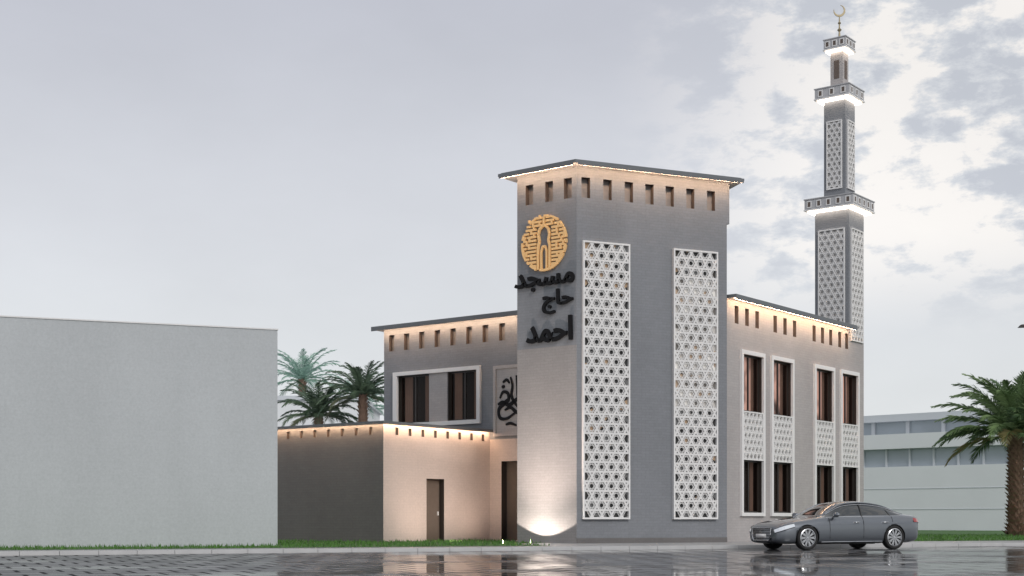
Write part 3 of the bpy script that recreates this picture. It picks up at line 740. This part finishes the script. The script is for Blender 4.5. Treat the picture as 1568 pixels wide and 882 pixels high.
sun=bpy.data.lights.new('sun','SUN'); sun.energy=1.45; sun.angle=math.radians(22); sun.color=(1,.975,.95)
so=bpy.data.objects.new('sun',sun); scene.collection.objects.link(so)
sd=Vector((.38,-.74,.58)).normalized(); so.rotation_euler=sd.to_track_quat('Z','Y').to_euler()
w=bpy.data.worlds.new('World'); scene.world=w; w.use_nodes=True; nt=w.node_tree; nt.nodes.clear()
tc=N(nt,'ShaderNodeTexCoord'); sx=N(nt,'ShaderNodeSeparateXYZ'); nt.links.new(tc.outputs['Generated'],sx.inputs[0])
cr=N(nt,'ShaderNodeValToRGB'); e=cr.color_ramp.elements
e[0].position=0; e[0].color=(.79,.81,.82,1); e[1].position=1; e[1].color=(.56,.58,.63,1)
for p,c in ((.10,(.77,.79,.81)),(.2,(.71,.725,.765)),(.35,(.58,.595,.66))):
    x=e.new(p); x.color=c4(c)
nt.links.new(sx.outputs['Z'],cr.inputs[0])
mp=N(nt,'ShaderNodeMapping'); mp.inputs['Scale'].default_value=(1,1,2.1); mp.inputs['Location'].default_value=(.35,.1,.2); nt.links.new(tc.outputs['Generated'],mp.inputs['Vector'])
no=N(nt,'ShaderNodeTexNoise',Scale=24.0,Detail=11.0,Roughness=.64,Distortion=.1); nt.links.new(mp.outputs[0],no.inputs['Vector'])
nb=N(nt,'ShaderNodeTexNoise',Scale=6.0,Detail=3.0); nt.links.new(mp.outputs[0],nb.inputs['Vector'])
ma=N(nt,'ShaderNodeMath',operation='MULTIPLY_ADD'); ma.inputs[1].default_value=.8; nt.links.new(nb.outputs['Fac'],ma.inputs[0]); nt.links.new(no.outputs['Fac'],ma.inputs[2])
ccr=N(nt,'ShaderNodeValToRGB'); e=ccr.color_ramp.elements
e[0].position=.83; e[0].color=(.60,.625,.68,1); e[1].position=1.0; e[1].color=(.98,.945,.91,1); x=e.new(.91); x.color=(.72,.74,.775,1)
nt.links.new(ma.outputs[0],ccr.inputs[0])
def mr_(src,a,b):
    m=N(nt,'ShaderNodeMapRange',interpolation_type='SMOOTHSTEP'); m.inputs[1].default_value=a; m.inputs[2].default_value=b; nt.links.new(src,m.inputs[0]); return m.outputs[0]
mm=N(nt,'ShaderNodeMath',operation='MULTIPLY'); nt.links.new(mr_(sx.outputs['X'],.06,.24),mm.inputs[0]); nt.links.new(mr_(sx.outputs['Z'],.12,.20),mm.inputs[1])
mx=N(nt,'ShaderNodeMix',data_type='RGBA'); nt.links.new(mm.outputs[0],mx.inputs[0]); nt.links.new(cr.outputs[0],mx.inputs[6]); nt.links.new(ccr.outputs[0],mx.inputs[7])
n3=N(nt,'ShaderNodeTexNoise',Scale=3.0,Detail=8.0,Roughness=.55); nt.links.new(mp.outputs[0],n3.inputs['Vector'])
m3=N(nt,'ShaderNodeMapRange'); m3.inputs[1].default_value=.3; m3.inputs[2].default_value=.7; m3.inputs[3].default_value=.94; m3.inputs[4].default_value=1.06; nt.links.new(n3.outputs['Fac'],m3.inputs[0])
vs=N(nt,'ShaderNodeVectorMath',operation='SCALE'); nt.links.new(mx.outputs[2],vs.inputs[0]); nt.links.new(m3.outputs[0],vs.inputs['Scale'])
b1=N(nt,'ShaderNodeBackground'); nt.links.new(vs.outputs[0],b1.inputs[0]); b1.inputs[1].default_value=1.0
sk=N(nt,'ShaderNodeTexSky',sky_type='NISHITA'); sk.sun_disc=False; sk.sun_elevation=math.asin(sd.z); sk.sun_rotation=math.atan2(sd.x,sd.y)
b2=N(nt,'ShaderNodeBackground'); nt.links.new(sk.outputs[0],b2.inputs[0]); b2.inputs[1].default_value=.08
ms=N(nt,'ShaderNodeMixShader'); ms.inputs[0].default_value=.93; nt.links.new(b2.outputs[0],ms.inputs[1]); nt.links.new(b1.outputs[0],ms.inputs[2])
wo=N(nt,'ShaderNodeOutputWorld'); nt.links.new(ms.outputs[0],wo.inputs[0])

cam=bpy.data.cameras.new('camera'); co=bpy.data.objects.new('camera',cam); scene.collection.objects.link(co)
co.location=(0,0,.85); co.rotation_euler=(math.pi/2,0,0); cam.sensor_width=36; cam.lens=49.13; cam.shift_y=.2258; cam.clip_end=4000
scene.camera=co
